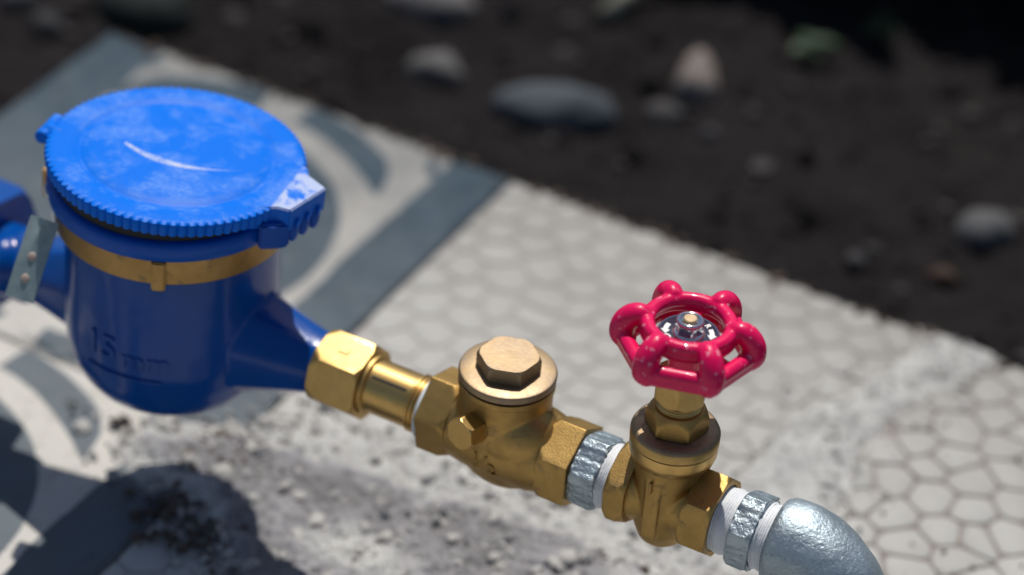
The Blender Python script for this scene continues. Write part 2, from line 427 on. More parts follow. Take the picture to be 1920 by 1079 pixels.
def text_mesh(body, size, depth, fn, res=3, bevel=0):
    """text as a solid, every vertex bent through fn(x, y, z) -> (x, y, z)"""
    cu_ = bpy.data.curves.new('t', 'FONT'); cu_.body = body; cu_.size = size; cu_.extrude = depth / 2; cu_.resolution_u = res
    cu_.align_x = 'CENTER'; cu_.align_y = 'CENTER'; cu_.offset = bevel
    o = bpy.data.objects.new('t', cu_); COL.objects.link(o)
    dg = bpy.context.evaluated_depsgraph_get(); dg.update()
    me = bpy.data.meshes.new_from_object(o.evaluated_get(dg)); bpy.data.objects.remove(o)
    bm = bmesh.new(); bm.from_mesh(me)
    bmesh.ops.triangulate(bm, faces=bm.faces)
    bmesh.ops.subdivide_edges(bm, edges=[e for e in bm.edges if e.calc_length() > size * .35], cuts=3)
    for v in bm.verts: v.co = Vector(fn(*v.co)) * S
    bm.to_mesh(me); bm.free(); me.materials.clear(); me.shade_flat(); return me

def vnoise(x, y, seed=0):
    xi = np.floor(x).astype(np.int64); yi = np.floor(y).astype(np.int64); xf = x - xi; yf = y - yi
    def h(a, b):
        v = (a * 374761393 + b * 668265263 + seed * 1442695041) & 0xffffffff
        v = ((v ^ (v >> 13)) * 1274126177) & 0xffffffff
        return ((v ^ (v >> 16)) & 0xffff) / 65535.0
    u = xf * xf * (3 - 2 * xf); v = yf * yf * (3 - 2 * yf)
    return (h(xi, yi) * (1 - u) + h(xi + 1, yi) * u) * (1 - v) + (h(xi, yi + 1) * (1 - u) + h(xi + 1, yi + 1) * u) * v
def fbm(x, y, sc, oct_=5, seed=0, gain=.5):
    t = 0; a = 1; s_ = 0
    for i in range(oct_):
        t = t + a * vnoise(x / sc * 2 ** i + 17.3 * i, y / sc * 2 ** i + 5.1 * i, seed + i); s_ += a; a *= gain
    return t / s_
def poly_sd(px, py, poly):
    """signed distance, positive inside"""
    d = np.full(px.shape, 1e9); ins = np.zeros(px.shape, bool); n = len(poly)
    for i in range(n):
        ax, ay = poly[i]; bx, by = poly[(i + 1) % n]
        ex, ey = bx - ax, by - ay; wx, wy = px - ax, py - ay
        t = np.clip((wx * ex + wy * ey) / (ex * ex + ey * ey), 0, 1)
        d = np.minimum(d, np.hypot(wx - ex * t, wy - ey * t))
        c = ((ay > py) != (by > py)) & (px < (bx - ax) * (py - ay) / (by - ay + 1e-12) + ax)
        ins ^= c
    return np.where(ins, d, -d)
def grid_mesh(xs, ys, Z, keep=None):
    nx, ny = len(xs), len(ys)
    X, Y = np.meshgrid(xs, ys, indexing='ij')
    V = np.stack([X, Y, Z], -1).reshape(-1, 3) * S
    I = np.arange(nx * ny).reshape(nx, ny)
    q = np.stack([I[:-1, :-1], I[1:, :-1], I[1:, 1:], I[:-1, 1:]], -1).reshape(-1, 4)
    if keep is not None:
        kq = keep[:-1, :-1] | keep[1:, :-1] | keep[1:, 1:] | keep[:-1, 1:]
        q = q[kq.reshape(-1)]
    me = bpy.data.meshes.new('grid')
    me.vertices.add(len(V)); me.vertices.foreach_set('co', V.ravel().astype(np.float32))
    me.loops.add(q.size); me.loops.foreach_set('vertex_index', q.ravel().astype(np.int32))
    me.polygons.add(len(q)); me.polygons.foreach_set('loop_start', np.arange(0, q.size, 4, dtype=np.int32))
    me.update(calc_edges=True); me.validate(); me.shade_smooth()
    return me
def set_attr(me, name, vals):
    a = me.attributes.new(name, 'FLOAT', 'POINT'); a.data.foreach_set('value', np.asarray(vals, np.float32).ravel())

# ------------------------------------------------------------------ the ground: soil, reaching the horizon
SOIL = -24.0
def warp(n, near, far, c):
    t = np.linspace(-1, 1, n); return c + near * t + (far - near) * np.sign(t) * np.abs(t) ** 9
gx = warp(420, 700, 60000, 250); gy = warp(420, 700, 60000, 150)
GX, GY = np.meshgrid(gx, gy, indexing='ij')
def soil_height(x, y):
    z = SOIL + (fbm(x, y, 90, 5, 3) - .5) * 22 + (fbm(x, y, 14, 3, 9) - .5) * 7
    return z
GZ = soil_height(GX, GY)
under = (GX > -12) & (GX < 610) & (GY < 12) & (GY > -430)
GZ = np.where(under, np.minimum(GZ, -26), np.minimum(GZ, -9))
soil = link('soil_ground', grid_mesh(gx, gy, GZ), M['soil']); soil['kind'] = 'structure'

def blob(rx, ry, rz, seed, rough=.25, sub=3, cut=None):
    bm = bmesh.new(); bmesh.ops.create_icosphere(bm, subdivisions=sub, radius=1)
    off = Vector((seed * 3.7, seed * 1.3, seed * 2.1))
    for v in bm.verts:
        d = 1 + rough * (noise.noise(v.co * 1.1 + off) + .4 * noise.noise(v.co * 2.7 + off) + .15 * noise.noise(v.co * 7 + off))
        v.co = Vector((v.co.x * rx * d, v.co.y * ry * d, v.co.z * rz * d))
    return bm_mesh(bm, 180)

# clods and grit lying on the soil: nobody could count them
Vs = []; Fs = []
ico = bmesh.new(); bmesh.ops.create_icosphere(ico, subdivisions=1, radius=1)
IV = np.array([v.co[:] for v in ico.verts]); IF = [tuple(v.index for v in f.verts) for f in ico.faces]; ico.free()
def scatter(name, pts, mat, seed):
    r = np.random.default_rng(seed); V = []; Fc = []
    for (x, y, z, s_) in pts:
        k_ = len(V); q = IV * (1 + .75 * (r.random((len(IV), 1)) - .5)) * s_ * (r.uniform(.55, 1.45, 3)) 
        a = r.uniform(0, 6.28); c, s2 = math.cos(a), math.sin(a)
        q = np.stack([q[:, 0] * c - q[:, 1] * s2, q[:, 0] * s2 + q[:, 1] * c, q[:, 2] * .75], 1) + np.array([x, y, z])
        V += [tuple(p) for p in q]; Fc += [tuple(i + k_ for i in f) for f in IF]
    o = link(name, mesh_from(V, Fc, smooth=60), mat); o['kind'] = 'stuff'; return o
pts = []
while len(pts) < 3200:
    x = rng.uniform(-260, 720); y = rng.uniform(-60, 520)
    if x > -8 and y < 8: continue
    s_ = 1.2 + 5.5 * rng.random() ** 4
    pts.append((x, y, float(soil_height(np.array(x), np.array(y))) * 1.0, s_))
clods = scatter('soil_clods', pts, M['soil'], 5)
clods['label'] = 'loose crumbs and clods of dark damp soil beside the tiles'
pts = []
for i in range(900):
    x = rng.uniform(-200, 620); y = rng.uniform(12, 420)
    pts.append((x, y, float(soil_height(np.array(x), np.array(y))) + 1, .8 + 3.6 * rng.random() ** 4))
grit = scatter('gravel_grit', pts, stone_mat('grey grit', (.045, .042, .043), (.085, .08, .08)), 8)
grit['label'] = 'small grey grit scattered over the dark soil'

def stone(x, y, rx, ry, rz, seed, a, b, label, rot=0, rough=.25):
    z = float(soil_height(np.array(float(x)), np.array(float(y)))); z = min(z, -9)
    o = link('stone', blob(rx, ry, rz, seed, rough), stone_mat('stone surface', a, b), None, (x, y, z + rz * .22), (0, 0, math.radians(rot)))
    tag(o, label, 'stone', 'stones lying on the dark soil')
stone(174, 90, 27, 13, 11, 1, (.075, .090, .105), (.115, .135, .155), 'large flat blue grey stone on the soil behind the meter, widest in view', 28)
stone(216, 146, 10, 14, 13, 2, (.24, .205, .19), (.33, .29, .265), 'upright pale beige stone right of the large flat blue grey stone', 20)
stone(215, 116, 9, 7, 6, 3, (.06, .06, .065), (.11, .105, .105), 'small dim grey stone between the flat blue stone and the beige one', 10)
stone(113, 92, 13, 9, 9, 4, (.13, .13, .135), (.21, .205, .20), 'mid grey stone on the soil straight behind the patterned tile edge', 10)
stone(86, 138, 21, 12, 10, 5, (.13, .125, .13), (.19, .185, .185), 'pale grey stone cut by the top edge of the photo', 15)
stone(-20, 55, 24, 17, 14, 6, (.030, .037, .036), (.045, .055, .05), 'dark green grey stone behind the far corner of the patterned tile', 25)
stone(372, 103, 12, 10, 9, 7, (.10, .105, .11), (.165, .165, .17), 'pale grey stone on the soil near the right side of the photo', 30)
stone(368, 69, 6, 5, 4, 8, (.07, .045, .035), (.10, .07, .055), 'small brownish stone just left of and below the pale right hand stone', 0)
stone(334, 56, 5, 5, 4, 9, (.05, .05, .055), (.08, .075, .08), 'small dark grey stone close to the pebble tile edge', 0)
stone(-50, 22, 8, 6, 6, 10, (.055, .055, .062), (.085, .085, .09), 'small bluish stone left of the tile corner', 0)
stone(-72, 30, 9, 7, 6, 11, (.045, .050, .06), (.07, .075, .085), 'bluish grey stone at the top left corner of the photo', 40)
stone(240, 112, 5, 4, 4, 12, (.05, .05, .055), (.08, .08, .085), 'tiny grey stone below the upright beige stone', 0)

# leaves
def leaf_vf(c, d, up, L, Wd, curl=.25, n=6):
    d = Vector(d).normalized(); up = Vector(up).normalized(); s_ = d.cross(up).normalized(); up = s_.cross(d)
    V = []; Fc = []; c = Vector(c)
    for i in range(n + 1):
        t = i / n; w_ = Wd * math.sin(math.pi * min(1, t * .96 + .04)) ** .8 * (1.15 - .45 * t)
        mid = c + d * (L * t) - up * (curl * L * t * t)
        V += [tuple(mid - s_ * w_ * .5 + up * w_ * .12), tuple(mid), tuple(mid + s_ * w_ * .5 + up * w_ * .12)]
    for i in range(n):
        a = i * 3; Fc += [(a, a + 1, a + 4, a + 3), (a + 1, a + 2, a + 5, a + 4)]
    return V, Fc
def seedling(x, y, label, size, ang, lean):
    z = min(-9, float(soil_height(np.array(float(x)), np.array(float(y)))))
    t = thing('seedling', label, 'plant', (x, y, z), 'small green seedlings on the soil')
    part('stem', tube([(0, 0, -3), (1, 0, 6), (2, 1, 12)], [1, .8, .6], 8), 'stem', t, 180)
    for j in range(4):
        a = ang + j * 1.75
        part('leaf', leaf_vf((2, 1, 11 - j), (math.cos(a), math.sin(a), lean), (0, 0, 1), size * (1 - .15 * j), size * .55), 'leaf', t, 180)
seedling(247, 196, 'small green seedling on the soil, the left and lower of two', 15, .6, .15)
seedling(272, 224, 'small green seedling on the soil, the right and upper of two', 14, 2.1, .2)
o = link('dry_leaf', mesh_from(*leaf_vf((0, 0, 0), (.8, .5, .1), (0, 0, 1), 30, 20, .1), smooth=180), M['leaf_dry'], None, (226, 236, SOIL + 24))
tag(o, 'dry orange leaf in the dark plants at the top of the photo', 'leaf')
o = link('twig', mesh_from(*tube([(-9, -26, -2), (-3, -6, 6), (3, 18, 12), (8, 48, 20)], [4.5, 4.2, 3.8, 3.2], 10), smooth=180), M['twig'], None, (167, 192, SOIL + 8))
tag(o, 'pale green grey twig pointing away at the top edge of the photo', 'twig')

# dark low plants behind, mostly beyond the top right of the frame
def shrub(x, y, r_, h, nl, seed, label):
    rr = random.Random(seed)
    t = thing('leafy_plant', label, 'plant', (x, y, SOIL - 4), 'dark leafy plants behind the tiles')
    st = [tube([(0, 0, -5), (rr.uniform(-.2, .2) * r_, rr.uniform(-.2, .2) * r_, h * .4), (math.cos(i * 1.26) * r_ * .6, math.sin(i * 1.26) * r_ * .6, h * .8)], [4, 3, 1.5], 8) for i in range(5)]
    part('stem', join(*st), 'stem', t, 180)
    V = []; 
    for i in range(nl):
        a = rr.uniform(0, 6.28); q = r_ * rr.random() ** .5; zz = h * (.25 + .75 * rr.random() * (1 - .4 * (q / r_) ** 2))
        a2 = a + rr.uniform(-1, 1)
        V.append(leaf_vf((math.cos(a) * q, math.sin(a) * q, zz), (math.cos(a2), math.sin(a2), rr.uniform(-.4, .4)), (rr.uniform(-.3, .3), rr.uniform(-.3, .3), 1), rr.uniform(28, 55), rr.uniform(16, 30), .3, 4))
    o_ = part('foliage', join(*V), 'leaf_dark', t, 180); o_['kind'] = 'stuff'
shrub(190, 400, 120, 190, 420, 1, 'dark leafy plant behind the pale twig, left of its row')
shrub(330, 440, 140, 230, 520, 2, 'dark leafy plant behind the two seedlings, middle of its row')
shrub(480, 380, 140, 230, 520, 3, 'dark leafy plant at the right, beyond the top right corner')
shrub(30, 430, 110, 180, 360, 4, 'dark leafy plant far behind the patterned tile corner')

# ------------------------------------------------------------------ pavement
pave = bpy.data.objects.new('pavement', None); COL.objects.link(pave); pave['kind'] = 'structure'; pave.location = (0, 0, 0)
k = NT('mortar bed'); k.set(Base_Color=k.mix(k.noise(80, 5), (.14, .13, .12), (.22, .21, .20)), Roughness=.95); k.bump(k.noise(300, 4), 1.5)
bed = link('mortar_bed', mesh_from(*box((296, -209, -19), (600, 424, 22)), smooth=0), k.m, pave)

def edge_wob(n, seed, amp): return [(random.Random(seed * 97 + i).random() - .5) * amp for i in range(n)]
def slab(x0, x1, y0, y1, ztop, zbot, mat, name, wob=1.0, seed=0):
    n = 24; pts = []
    rr = random.Random(seed)
    for i in range(n): pts.append((x0 + (x1 - x0) * i / n, y1 - abs(rr.gauss(0, .8)) * wob))
    for i in range(n): pts.append((x1 - abs(rr.gauss(0, .2)) * wob, y1 + (y0 - y1) * i / n))
    for i in range(n): pts.append((x1 + (x0 - x1) * i / n, y0 + abs(rr.gauss(0, .2)) * wob))
    for i in range(n): pts.append((x0 + abs(rr.gauss(0, .3)) * wob, y0 + (y1 - y0) * i / n))
    m_ = len(pts); cx, cy = (x0 + x1) / 2, (y0 + y1) / 2
    ins = [(cx + (x - cx) * (1 - .7 / (x1 - x0) * 2), cy + (y - cy) * (1 - .7 / (y1 - y0) * 2)) for x, y in pts]
    V = [(x, y, zbot) for x, y in pts] + [(x, y, ztop - .5) for x, y in pts] + [(x, y, ztop) for x, y in ins]
    Fc = [(i, (i + 1) % m_, m_ + (i + 1) % m_, m_ + i) for i in range(m_)] + [(m_ + i, m_ + (i + 1) % m_, 2 * m_ + (i + 1) % m_, 2 * m_ + i) for i in range(m_)]
    Fc = [f[::-1] for f in Fc]
    return V, Fc, ins

# patterned tiles (print on a flat tile: the print is stored as a fine mask)
def pattern_tone(u, v):
    """u, v in 0..200 from the far left corner; 1 = blue grey, 0 = off-white"""
    w_ = 1.6 * (fbm(u, v, 18, 3, 21) - .5) * 2
    uu, vv = u + w_, v + w_ * .7
    band = (uu < 29) | (uu > 174)
    dx, dy = uu - 100, vv - 101
    r = np.hypot(dx, dy)
    circ = np.hypot(uu - 93, vv - 102) < 75
    # leaf shapes curling round the circle towards the corners
    th = np.degrees(np.arctan2(np.abs(vv - 102), np.abs(uu - 95)))
    rr_ = np.hypot(uu - 95, vv - 102)
    taper = np.clip((th - 41) / 16, 0, 1) ** .6
    cres = (th > 41) & (th < 84) & (rr_ > 86.5 + 3 * (1 - taper)) & (rr_ < 87 + 15 * taper)
    # small grey wedges beside the bands
    cres |= (np.abs(dx) > 66) & (np.abs(dy) > 84) & (np.abs(np.abs(dx) - 74 + (np.abs(dy) - 84) * .9) < 3.2)
    ang = np.degrees(np.arctan2(vv - 102, uu - 93)); rc_ = np.hypot(uu - 93, vv - 102)
    petal = (rc_ > 30) & (rc_ < 60) & (np.abs((ang % 90) - 45) < 16 * np.sin(np.clip((rc_ - 30) / 30, 0, 1) * np.pi) + .01)
    tip = (np.abs(dx) < 13) & (vv < 5)
    inner = (np.hypot(uu - 93, vv - 102) < 38) & (np.hypot(uu - 93, vv - 102) > 24)
    return ((band | circ | cres) & ~inner).astype(float)
def patterned_tile(x0, y1, w_, h_, seed, label):
    xs = np.linspace(0, w_, 361); ys = np.linspace(-h_, 0, 361)
    X, Y = np.meshgrid(xs, ys, indexing='ij')
    Z = (fbm(X, Y, 120, 2, seed) - .5) * .25
    d = np.minimum(np.minimum(X, w_ - X), np.minimum(-Y, h_ + Y))
    chip = (fbm(X + seed * 50, Y, 12, 3, 4) - .66) * 20 * np.clip(1 - d / 7, 0, 1)
    Z = Z - np.clip(1.2 - d, 0, 1.2) * .6 - np.clip(chip, 0, 2.0)
    me = grid_mesh(xs, ys, Z)
    t = pattern_tone(X / w_ * 200, -Y / h_ * 200)
    set_attr(me, 'tone', t.reshape(-1))
    # sides
    o = link('patterned_tile', me, M['pattern'], pave, (x0, y1, 0)); o['label'] = label
    V, Fc, ins = slab(x0, x0 + w_, y1 - h_, y1, -.75, -9, None, '', 0, seed)
    side = link('tile_body', mesh_from([(x - x0, y - y1, z) for x, y, z in V], Fc, smooth=0), M['grout'], o)
    return o
patterned_tile(.5, 0, 198.5, 201.5, 1, 'blue grey and off white patterned tile under the meter')
patterned_tile(.5, -203, 198.5, 201.5, 2, 'blue grey and off white patterned tile in the near left corner')

# the mortar smear, as a signed field
POLY = [(158, -223), (172, -216), (187, -203), (206, -190), (232, -178), (262, -171), (294, -170), (325, -160), (347, -142), (358, -118), (362, -92), (368, -63), (380, -32), (386, 4),
        (413, 5), (409, -28), (398, -50), (391, -80), (395, -103), (402, -130), (404, -200), (392, -310), (290, -325), (262, -306), (244, -282), (222, -264), (200, -252), (184, -246), (172, -238)]
def mortar_field(X, Y):
    sd_ = poly_sd(X, Y, POLY)
    return sd_ + (fbm(X, Y, 26, 4, 31) - .5) * 17 + (fbm(X, Y, 6, 3, 37) - .5) * 5

# pebble-pattern tiles: irregular cells, each its own piece, with recessed joints
def clip(poly, nx, ny, c):
    out = []
    for i in range(len(poly)):
        a = poly[i]; b = poly[(i + 1) % len(poly)]
        da = nx * a[0] + ny * a[1] - c; db = nx * b[0] + ny * b[1] - c
        if da <= 0: out.append(a)
        if (da < 0 < db) or (db < 0 < da):
            t = da / (da - db); out.append((a[0] + (b[0] - a[0]) * t, a[1] + (b[1] - a[1]) * t))
    return out
def round_poly(p, it=2):
    for _ in range(it):
        q = []
        for i in range(len(p)):
            a, b = p[i], p[(i + 1) % len(p)]; k_ = .15 if _ == 0 else .25
            q += [(a[0] * (1 - k_) + b[0] * k_, a[1] * (1 - k_) + b[1] * k_), (a[0] * k_ + b[0] * (1 - k_), a[1] * k_ + b[1] * (1 - k_))]
        p = q
    return p
def area(p): return .5 * sum(p[i][0] * p[(i + 1) % len(p)][1] - p[(i + 1) % len(p)][0] * p[i][1] for i in range(len(p)))
def pebble_tile(x0, x1, y0, y1, seed, label, pitch=16.6):
    rr = random.Random(seed)
    V, Fc, ins = slab(x0, x1, y0, y1, -.75, -9, None, '', .6, seed)
    n = len(ins); V = list(V); Fc = list(Fc); Fc.append(tuple(range(len(V) - n, len(V)))[::-1])
    o = link('pebble_tile', mesh_from([(x - x0, y - y1, z) for x, y, z in V], Fc, smooth=0), M['grout'], pave, (x0, y1, 0)); o['label'] = label
    seeds = []
    ny_ = int((y1 - y0) / (pitch * .93)) + 1; nx_ = int((x1 - x0) / pitch) + 1
    for j in range(-1, ny_ + 1):
        for i in range(-1, nx_ + 1):
            seeds.append((x0 + (i + .5 + (.5 if j % 2 else 0)) * (x1 - x0) / nx_ + rr.uniform(-.30, .30) * pitch, y0 + (j + .5) * (y1 - y0) / ny_ + rr.uniform(-.26, .26) * pitch))
    for (sx, sy) in seeds:
        if not (x0 - 2 < sx < x1 + 2 and y0 - 2 < sy < y1 + 2): continue
        g = rr.uniform(.42, .68)
        p = [(x0 + .6, y0 + .6), (x1 - .6, y0 + .6), (x1 - .6, y1 - .6), (x0 + .6, y1 - .6)]
        for (qx, qy) in seeds:
            dx, dy = qx - sx, qy - sy; L = math.hypot(dx, dy)
            if L < 1e-6 or L > pitch * 3: continue
            nx, ny = dx / L, dy / L
            p = clip(p, nx, ny, nx * sx + ny * sy + L / 2 - g)
            if len(p) < 3: break
        if len(p) < 3 or area(p) < 6: continue
        cx = sum(q[0] for q in p) / len(p); cy = sum(q[1] for q in p) / len(p)
        f_ = float(mortar_field(np.array([cx]), np.array([cy]))[0])
        if f_ > 16: continue
        q = round_poly(p, 2)[::2] if len(p) > 4 else round_poly(p, 2)[::1]
        # keep sizes moderate and drop near-duplicates
        n_ = len(q); h = rr.uniform(-.08, .12)
        Vv = [(x - cx, y - cy, -1.2) for x, y in q] + [(x - cx, y - cy, h - .25) for x, y in q] + [((x - cx) * .94, (y - cy) * .94, h) for x, y in q]
        Ff = []
        for a, b in ((0, n_), (n_, 2 * n_)):
            for i in range(n_): Ff.append((a + i, a + (i + 1) % n_, b + (i + 1) % n_, b + i))
        Ff.append(tuple(range(2 * n_, 3 * n_)))
        if area(q) < 0: Ff = [f[::-1] for f in Ff]
        s_ = link('stone_cell', mesh_from(Vv, Ff, smooth=40), M['cell'], o, (cx - x0, cy - y1, 0))
pebble_tile(200.5, 392.5, -202, 0, 3, 'pale pebble pattern tile behind the pipe fittings')
pebble_tile(394, 592, -202, 0, 4, 'pale pebble pattern tile at the right beside the elbow')
pebble_tile(200.5, 392.5, -404, -203.5, 5, 'pale pebble pattern tile in front, mostly under mortar')
pebble_tile(394, 592, -404, -203.5, 6, 'pale pebble pattern tile in the near right corner')

# mortar
xs = np.arange(140, 430, .8); ys = np.arange(-330, 16, .8)
X, Y = np.meshgrid(xs, ys, indexing='ij'); fld = mortar_field(X, Y)
t = np.clip(fld / 14, 0, 1); rough_ = (fbm(X, Y, 16, 5, 41, .65) - .45) * 6.0 + (fbm(X, Y, 3.6, 3, 43, .6) - .5) * 4.0
narrow = np.clip((Y + 150) / 60, 0, 1)
thick = (2.2 * (1 - narrow) + 1.9 * narrow)
Z = -1.0 + 1.15 * np.clip(fld / 3, 0, 1) + t * thick + rough_ * (.25 + .75 * t) * np.clip(fld / 4 + .3, 0, 1) * (1 - .42 * narrow)
Z = np.where(fld < 0, -1.0 + fld * .2, Z); Z = np.where(Y > 1, Z - (Y - 1) * .9, Z)
me = grid_mesh(xs, ys, Z, fld > -3)
# powder = 1: dry white lime at the margin, 0: grey cement in the thick middle
core = poly_sd(X, Y, [(176, -226), (200, -205), (240, -197), (290, -196), (322, -186), (342, -190), (352, -230), (340, -330), (280, -340), (230, -262), (205, -238)])
pw = .78 - .60 * np.clip((core + (fbm(X, Y, 18, 4, 51) - .5) * 22) / 9 + .3, 0, 1)
pw = pw + .8 * np.exp(-(((X - 268) / 24) ** 2 + ((Y + 236) / 12) ** 2)) + .3 * np.exp(-(((X - 330) / 16) ** 2 + ((Y + 205) / 7) ** 2))
set_attr(me, 'powder', pw.reshape(-1))
mort = link('mortar_smear', me, M['mortar']); mort['kind'] = 'structure'

pts = []; rr = random.Random(5)
while len(pts) < 5200:
    x = rr.uniform(150, 425); y = rr.uniform(-320, 8); f_ = float(mortar_field(np.array([x]), np.array([y]))[0])
    if f_ < -14 or (f_ < -2 and rr.random() < .75): continue
    if y > 0: continue
    s_ = .35 + 2.6 * rr.random() ** 6
    if f_ > 14 and rr.random() < .55: continue
    if y > -150: s_ = min(s_ * .7, 1.1)
    pts.append((x, y, .2 + (1.6 if f_ > 5 else 0) + s_ * .3, s_))
cb = scatter('mortar_crumbs', pts, M['crumb'], 12); cb['label'] = 'pale crumbs of dry mortar scattered along the smear'
pts = []
for (cx, cy, n_, sp) in ((222, -262, 90, 9), (212, -248, 120, 9), (199, -215, 70, 7), (196, -228, 40, 6), (345, -192, 50, 8), (200, -250, 40, 5), (161, -222, 18, 3), (140, -222, 12, 3), (205, -262, 40, 8)):
    for i in range(n_): pts.append((cx + rr.gauss(0, sp), cy + rr.gauss(0, sp * .6), .8 + rr.random() * 2, .5 + 1.6 * rr.random() ** 3))
for i in range(420): pts.append((rr.uniform(0, 590), 1 - abs(rr.gauss(0, 2.6)), -.2 + rr.random(), .4 + 2.0 * rr.random() ** 3))
for i in range(60): pts.append((rr.uniform(380, 470), rr.uniform(-140, -20), .3, .3 + .9 * rr.random() ** 3))
eb = scatter('earth_crumbs', pts, M['earth'], 13); eb['label'] = 'dark brown earth crumbs in the tile joint and on the mortar'

# unseen pale concrete slab added past the tiles to reflect fill light
k = NT('fill slab concrete'); n1 = k.noise(6, 8, .65); n2 = k.noise(260, 5, .65)
k.set(Base_Color=k.mix(n2, k.mix(n1, (.26, .25, .235), (.38, .365, .34)), (.42, .41, .385)), Roughness=.9); k.bump(n2, .8)
path = link('fill_slab', mesh_from(*box((250, -1455, -12), (2400, 2090, 22)), smooth=0), k.m); path['kind'] = 'structure'

# ------------------------------------------------------------------ plumbing
Y0 = -237.0
def ax(X): return 78 + .02 * (X - 262)

# ---- water meter
MX = 193.0; MZ = 78.0
meter = thing('water_meter', 'blue water meter with brass band and dusty blue hinged lid', 'water meter', (MX, Y0, MZ))
def neck(side):
    rings = []
    N = 48
    for q in range(15):
        t = q / 14; x = 18 + t * 43
        W2 = 26 * (1 - t) ** 1.15 + 10.6 * (1 - (1 - t) ** 1.15) if t < 1 else 10.6     # half height
        D2 = 21 * (1 - t) ** 1.1 + 10.6 * (1 - (1 - t) ** 1.1)
        ring = []
        for i in range(N):
            a = 2 * math.pi * i / N
            c, s_ = math.cos(a), math.sin(a)
            # octagonal section, softening into a circle at the nut
            oc = math.cos(math.pi / 8) / max(math.cos(((a - math.radians(39)) % (math.pi / 4)) - math.pi / 8) if False else math.cos(((a - math.radians(39) + math.pi / 8) % (math.pi / 4)) - math.pi / 8), .1)
            rr_ = oc * (1 - t * .35) + t * .35
            zc = -2.5 * (1 - t) - (9.0 * t if side < 0 else 0)
            ring.append((side * x, -c * D2 * rr_, s_ * W2 * rr_ + zc))
        rings.append(ring)
    V = [p for r in rings for p in r]; Fc = []
    for j in range(14):
        for i in range(N): Fc.append((j * N + i, j * N + (i + 1) % N, (j + 1) * N + (i + 1) % N, (j + 1) * N + i))
    Fc.append(tuple(range(N))); Fc.append(tuple(range(14 * N, 15 * N))[::-1])
    return V, Fc
prof = [(-31.5, .1), (-31.5, 15), (-30.8, 20), (-28.8, 25), (-25.5, 29), (-20.5, 32.5), (-14, 35.0), (-6, 36.3), (3, 36.6), (10, 36.4), (20, 36.2), (40, 36.2)]
body = join(lathe(prof, 96), neck(1), neck(-1))
me = remeshed(body, .8, 5); o = link('body', me, M['blue_paint'], meter)
def on_body(x, y, z):            # bend flat text (x right, y up, z out) round the front of the body
    r_ = 36.35 + z; a = (x) / 36.4
    a0 = math.radians(-90 + 4.5)
    return (r_ * math.cos(a0 + a), r_ * math.sin(a0 + a), y)
me = text_mesh('15', 13, 1.7, lambda x, y, z: on_body(x - 6.8, y + 3.5, z), bevel=.15); link('size_mark', me, M['blue_paint'], meter)
me = text_mesh('mm', 11, 1.5, lambda x, y, z: on_body(x + 9.5, y + 1.5, z), bevel=.1); link('size_mark', me, M['blue_paint'], meter)
V = []; n_ = 20
for i in range(n_ + 1):
    x = -13 + 28 * i / n_
    for z, y in ((-.5, -6.6), (.7, -6.4), (.7, -5.7), (-.5, -5.5)): V.append(on_body(x, y, z))
Fc = [(i * 4 + j, i * 4 + (j + 1) % 4, i * 4 + 4 + (j + 1) % 4, i * 4 + 4 + j) for i in range(n_) for j in range(4)] + [(0, 1, 2, 3), (n_ * 4 + 3, n_ * 4 + 2, n_ * 4 + 1, n_ * 4)]
part('raised_line', (V, Fc), 'blue_paint', meter, 30)
# brass band
o = part('band', lathe([(36.0, 36), (36.0, 38.6), (36.4, 39.0), (45.4, 39.0), (45.8, 38.6), (45.8, 36)], 128), 'brass_band', meter, 40)
def lug(a, r_, w_, t_, z0, z1, nm='band_lug', mat='brass_band'):
    bm = bmesh.new(); bmesh.ops.create_cube(bm, size=1)
    for v in bm.verts: v.co = Vector((v.co.x * t_, v.co.y * w_, v.co.z * (z1 - z0)))
    bmesh.ops.bevel(bm, geom=bm.edges[:], offset=.5, segments=2, affect='EDGES')
    me_ = bm_mesh(bm, 40); a = math.radians(a)
    return link(nm, me_, M[mat], meter, (r_ * math.cos(a), r_ * math.sin(a), (z0 + z1) / 2), (0, 0, a))
lug(-63, 39.4, 4.6, 2.6, 34.4, 45.6)
l2 = lug(-168, 42.0, 5.0, 8.5, 33, 44, mat='brass_band')
part('lug_hole', lathe([(-.15, 1.3), (.15, 1.3)], 20, 'z'), 'black', l2, 40, (1.6, -2.45, 0), (math.pi / 2, 0, 0))
# blue plastic rim under the lid
part('rim', lathe([(45.9, 37), (46.0, 40.2), (47.0, 41.2), (50.4, 41.7), (52.6, 41.5), (53.4, 40.6), (53.6, 38.5), (53.6, 30)], 128), 'blue_rim', meter, 60)
part('dark_seal', lathe([(53.7, 30), (53.7, 39.2), (55, 39.0), (57, 38.2), (58.6, 37.6)], 96), 'black', meter, 60)

